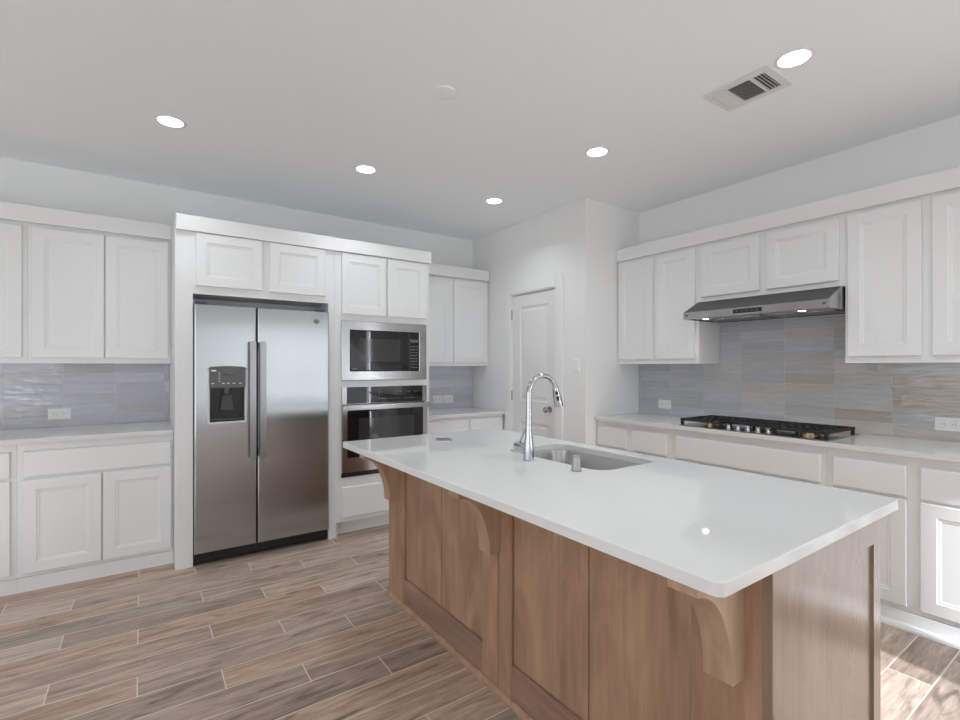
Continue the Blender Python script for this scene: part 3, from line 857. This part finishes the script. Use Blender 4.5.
b = NB()
eu0, eu1 = IX0, IX1
rings(b, FE, [(eu0, eu1, .006, .882, 0), (eu0, eu1, .006, .882, .0205), (eu0 + .001, eu1 - .001, .007, .881, .0215), (eu0 + .072, eu1 - .060, .155, .792, .0215), (eu0 + .073, eu1 - .061, .156, .791, .0145)])
obj('end_panel', b, M_WOODE, t, label='glossy recessed panel on the near end')
FX = Face('X+', IX1 + .003)
for y0, y1 in ((IY0 + .025, 1.235), (1.245, 1.955), (1.965, IY1 - .003)):
    obj('door', shaker(FX, y0, y1, .115, .875), M_WOODV, t)
# corbels: bracket under the overhang
def corbel(y0):
    y1 = y0 + .074
    xw, xf, zb, zt = IX0 - .0005, 1.0, .584, .8835
    pr = [(xw, zt), (xf, zt), (xf, zt - .050)]
    # concave sweep from the nose back to the foot
    cx_, cz_ = xf - .006, zb + .004
    rx, rz = 1.148 - cx_, (zt - .050) - cz_
    for a in range(86, -1, -6):
        pr.append((cx_ + rx * math.cos(R(a)), cz_ + rz * math.sin(R(a)))) if a < 86 else pr.append((cx_ + rx * math.cos(R(a)) , cz_ + rz * math.sin(R(a))))
    pr += [(1.149, zb), (xw, zb)]
    b = NB(); prism(b, pr, lambda x, z: (x, y0, z), lambda x, z: (x, y1, z))
    bmesh.ops.recalc_face_normals(b, faces=b.faces)
    obj('corbel', b, M_WOODC, t)
for y in (.602, 1.581, 2.540): corbel(y)
b = NB()
prof = [(IX0 - .0005, 0), (IX0 - .019, 0)] + [(IX0 - .0005 - .0185 * math.cos(R(a)), .024 * math.sin(R(a))) for a in (25, 50, 72)] + [(IX0 - .0005, .024)]
prism(b, prof, lambda x, z: (x, IY0, z), lambda x, z: (x, IY1, z))
obj('shoe_strip', b, M_WOODV, t)

# island top with the sink cut-out
SX0, SX1, SY0, SY1 = 1.535, 1.925, 1.345, 1.985
TX0, TX1, TY0, TY1 = .936, 2.012, .5135, 2.722
b = NB()
slab_with_hole(b, lambda i: rrect(TX0 + i, TX1 - i, TY0 + i, TY1 - i, .022 - i, 6), lambda i: rrect(SX0 - i, SX1 + i, SY0 - i, SY1 + i, .075 + i, 8), .884, .914, .003)
tag(obj('island_countertop', b, M_QUARTZ, loc=(1.47, 1.6, .884)), 'large white quartz slab on the wooden island, cut out for the sink', 'countertop')
b = NB()
def loop(r_in, z, r): return [b.verts.new((x, y, z)) for x, y in rrect(SX0 + r_in, SX1 - r_in, SY0 + r_in, SY1 - r_in, r, 8)]
L0 = [loop(-.008, .8832, .08), loop(.001, .8832, .075), loop(.004, .875, .072), loop(.014, .70, .07), loop(.024, .685, .06), loop(.05, .680, .04)]
for p, q in zip(L0[:-1], L0[1:]):
    m_ = len(p)
    for i in range(m_): b.faces.new((p[i], p[(i + 1) % m_], q[(i + 1) % m_], q[i]))
b.faces.new(L0[-1])
t = thing('sink', 'undermount stainless steel sink in the island top', 'sink', ((SX0 + SX1) / 2, (SY0 + SY1) / 2, .68))
so = obj('basin', b, M_SINK, t, smooth=True)
b = NB(); lathe(b, ((SX0 + SX1) / 2, (SY0 + SY1) / 2, .680), [(.055, .0005), (.052, .004), (.04, .003), (.036, -.001), (0, -.001)], 24)
obj('drain', b, M_CHROME, t, smooth=True)

# ------------------------------------------------------------------ faucet and small things on the island
fx, fy = 1.447, 1.690
t = thing('kitchen_faucet', 'tall chrome gooseneck faucet beside the island sink', 'faucet', (fx, fy, .914))
b = NB(); lathe(b, (fx, fy, .914), [(0, 0), (.0265, 0), (.0265, .004), (.0245, .006), (.0245, .05), (.0225, .075), (.0175, .11), (.0145, .15), (.013, .24)], 28)
obj('body', b, M_CHROME, t, smooth=True)
pts = [(fx, fy, .914 + .235), (fx, fy, 1.19)]
rr = .085
pts += [(fx + rr - rr * math.cos(R(a)), fy, 1.215 + rr * math.sin(R(a))) for a in range(0, 166, 9)]
ax = pts[-1]
b = NB(); tube(b, pts, .0125, 18)
obj('spout', b, M_CHROME, t, smooth=True)
d0 = Vector(ax); dv = Vector((math.sin(R(15)), 0, -math.cos(R(15))))
hp = [d0 - dv * .002, d0 + dv * .012, d0 + dv * .03, d0 + dv * .075, d0 + dv * .092]
b = NB(); tube(b, hp, [.0135, .016, .0175, .0215, .021], 20)
sh = obj('spray_head', b, M_CHROME, t, smooth=True)
for k, (s_, l_) in enumerate(((.022, .010), (.048, .020))):
    c = d0 + dv * s_
    off = Vector((-.58, -.80, -.16)).normalized()
    b = NB(); tube(b, [c + off * .010 - dv * l_ * .5, c + off * .0165 - dv * l_ * .4, c + off * .018, c + off * .0178 + dv * l_ * .4, c + off * .011 + dv * l_ * .6], [.003, .006, .007, .006, .003], 10)
    obj('spray_button', b, M_BLACK, sh, smooth=True)
b = NB(); tube(b, [(fx, fy + .015, .972), (fx, fy + .088, .972), (fx, fy + .096, .972)], [.0175, .0175, .013], 18)
obj('valve_hub', b, M_CHROME, t, smooth=True)
b = NB(); tube(b, [(fx, fy + .070, .975), (fx - .001, fy + .052, 1.008), (fx - .002, fy + .020, 1.055)], [.0055, .0045, .0036], 12)
obj('lever', b, M_CHROME, t, smooth=True)

b = NB(); lathe(b, (1.465, 1.412, .914), [(0, 0), (.024, 0), (.024, .003), (.0205, .004), (.0205, .058), (.0175, .062), (0, .062)], 24)
tag(obj('air_gap_cap', b, M_STEELV, loc=(1.465, 1.412, .914), smooth=True), 'short brushed metal air gap cylinder on the near side of the sink', 'air gap')
t = thing('popup_outlet', 'round grey pop-up outlet cap flush in the far end of the island top', 'outlet', (1.447, 2.445, .914))
b = NB(); lathe(b, (1.447, 2.445, .914), [(0, 0), (.050, 0), (.050, .003), (.048, .006), (.041, .006), (.040, .0035), (0, .0035)], 30)
obj('ring', b, M_NICKEL, t, smooth=True)
b = NB(); lathe(b, (1.447, 2.445, .9165), [(.0395, .0012), (.038, .003), (0, .0032)], 30)
obj('lid', b, M_DKGREY, t, smooth=True)

# ------------------------------------------------------------------ wall plates
def outlet(label, F, u, v, w=.114, h=.070, kind='outlet'):
    p = F(u, v, 0)
    t = thing('wall_outlet' if kind == 'outlet' else 'light_switch', label, kind.replace('_', ' '), p)
    b = NB(); inset_rings(b, F, u - w / 2, u + w / 2, v - h / 2, v + h / 2, [(0, 0), (0, .003), (.004, .006)])
    obj('cover_plate', b, M_PLATE, t)
    if kind == 'outlet':
        for s in (-1, 1):
            uc = u + s * w * .19
            b = NB(); fbox(b, F, uc - .015, uc + .015, v - .015, v + .015, .005, .008, .002)
            rc = obj('receptacle', b, M_PLATE, t)
            b = NB(); fbox(b, F, uc - .008, uc - .003, v - .007, v - .004, .0075, .0086); fbox(b, F, uc - .008, uc - .003, v + .004, v + .007, .0075, .0086)
            fbox(b, F, uc + .005, uc + .009, v - .002, v + .002, .0075, .0086)
            obj('slots', b, M_SLOT, rc)
    elif kind == 'light switch':
        b = NB(); fbox(b, F, u - .017, u + .017, v - .033, v + .033, .005, .010, .002)
        obj('rocker', b, M_PLATE, t)
FBS = Face('Y', 4.5578)
outlet('white horizontal outlet on the tile left of the refrigerator', FBS, -.481, 1.006, .125, .080)
outlet('white outlet in the corner by the oven cabinet, left of the pair', FBS, 2.617, .990, .122, .085)
outlet('white outlet in the corner by the oven cabinet, right of the pair', FBS, 2.749, .990, .122, .085)
FRS = Face('X', 3.7878)
outlet('white horizontal outlet on the tile left of the cooktop', FRS, 2.587, 1.010, .125, .078)
outlet('white horizontal outlet on the tile right of the cooktop', FRS, .748, 1.012, .125, .078)
outlet('white light switch on the pantry wall right of the door', FP, 2.960, 1.352, .074, .118, kind='light switch')

# ------------------------------------------------------------------ ceiling
def downlight(x, y, label):
    t = thing('recessed_downlight', label, 'ceiling light', (x, y, ZC))
    b = NB(); lathe(b, (x, y, ZC), [(.080, 0), (.080, -.002), (.076, -.004), (.066, -.004), (.064, -.002), (.064, 0)], 36)
    obj('trim_ring', b, M_TRIM, t, smooth=True)
    b = NB(); lathe(b, (x, y, ZC), [(.0635, 0), (.0635, -.002), (.055, -.004), (0, -.005)], 36)
    obj('lens', b, M_LAMP, t, smooth=True)
    l = bpy.data.lights.new('downlight_beam', 'AREA'); l.shape = 'DISK'; l.size = .13; l.energy = DOWNLIGHT_W; l.spread = R(128); l.color = (.89, .955, 1.0)
    o = bpy.data.objects.new('downlight_beam', l); COL.objects.link(o); o.parent = t; o.location = (0, 0, -.012)
    return t
downlight(.138, 3.345, 'lit recessed ceiling light in front of the left wall cabinets')
downlight(1.328, 3.350, 'lit recessed ceiling light in front of the refrigerator and oven')
downlight(2.488, 3.360, 'lit recessed ceiling light nearest the pantry door')
downlight(2.480, 2.203, 'lit recessed ceiling light out from the pantry corner')
downlight(2.474, 1.014, 'large lit recessed ceiling light beside the air vent')
for x, y in ((.138, 1.0), (1.328, 1.0), (.138, -1.2), (2.474, -.17), (2.474, -1.35), (-2.0, 1.0), (-2.0, -1.5)):  # unseen lights added to fill the room and brighten the aisle drawers
    downlight(x, y, 'added lit recessed ceiling light outside the view of the photo').__setitem__('group', 'added ceiling lights outside the view')
t = thing('smoke_detector', 'round unlit white disc on the ceiling between the lights', 'smoke detector', (1.287, 2.175, ZC))
b = NB(); lathe(b, (1.287, 2.175, ZC), [(.062, 0), (.062, -.004), (.058, -.007), (.050, -.008), (0, -.0085)], 36)
obj('cover', b, M_CEIL, t, smooth=True)

t = thing('ceiling_vent', 'white rectangular ceiling air vent with dark louvres', 'air vent', (2.55, 1.27, ZC))
FZ = Face('Z-', ZC)
VX0, VX1, VY0, VY1 = 2.420, 2.685, 1.105, 1.430
b = NB()
g0, g1 = 2.465, 2.645
secs = [(1.140, 1.200), (1.212, 1.322), (1.336, 1.402)]
fbox(b, FZ, VX0, g0, VY0, VY1, 0, .008, .003); fbox(b, FZ, g1, VX1, VY0, VY1, 0, .008, .003)
ys = [VY0] + [k for s in secs for k in s] + [VY1]
for i in range(0, 8, 2): fbox(b, FZ, g0 - .003, g1 + .003, ys[i], ys[i + 1], 0, .0079)
obj('frame', b, M_VENT, t)
b = NB(); fbox(b, FZ, g0 - .002, g1 + .002, secs[0][0] - .002, secs[2][1] + .002, .0003, .0010)
obj('backing', b, M_DUCT, t)
def louvre(y0, y1, z0, z1, x0=g0, x1=g1):
    b = NB(); prism(b, [(y0, z0), (y1, z1), (y1, z1 + .0012), (y0, z0 + .0012)], lambda y, z: (x0, y, ZC - z), lambda y, z: (x1, y, ZC - z))
    obj('louvre', b, M_VENT, t)
for k in range(4):
    y = secs[0][0] + .006 + k * .015; louvre(y, y + .008, .0065, .0015)
for k in range(4):
    y = secs[2][0] + .003 + k * .016; louvre(y, y + .012, .0015, .0065)
for k in range(11):
    x = g0 + .008 + k * .016
    b = NB(); prism(b, [(x, .0065), (x + .006, .0015), (x + .006, .0027), (x, .0077)], lambda x_, z: (x_, secs[1][0], ZC - z), lambda x_, z: (x_, secs[1][1], ZC - z))
    obj('louvre', b, M_VENT, t)
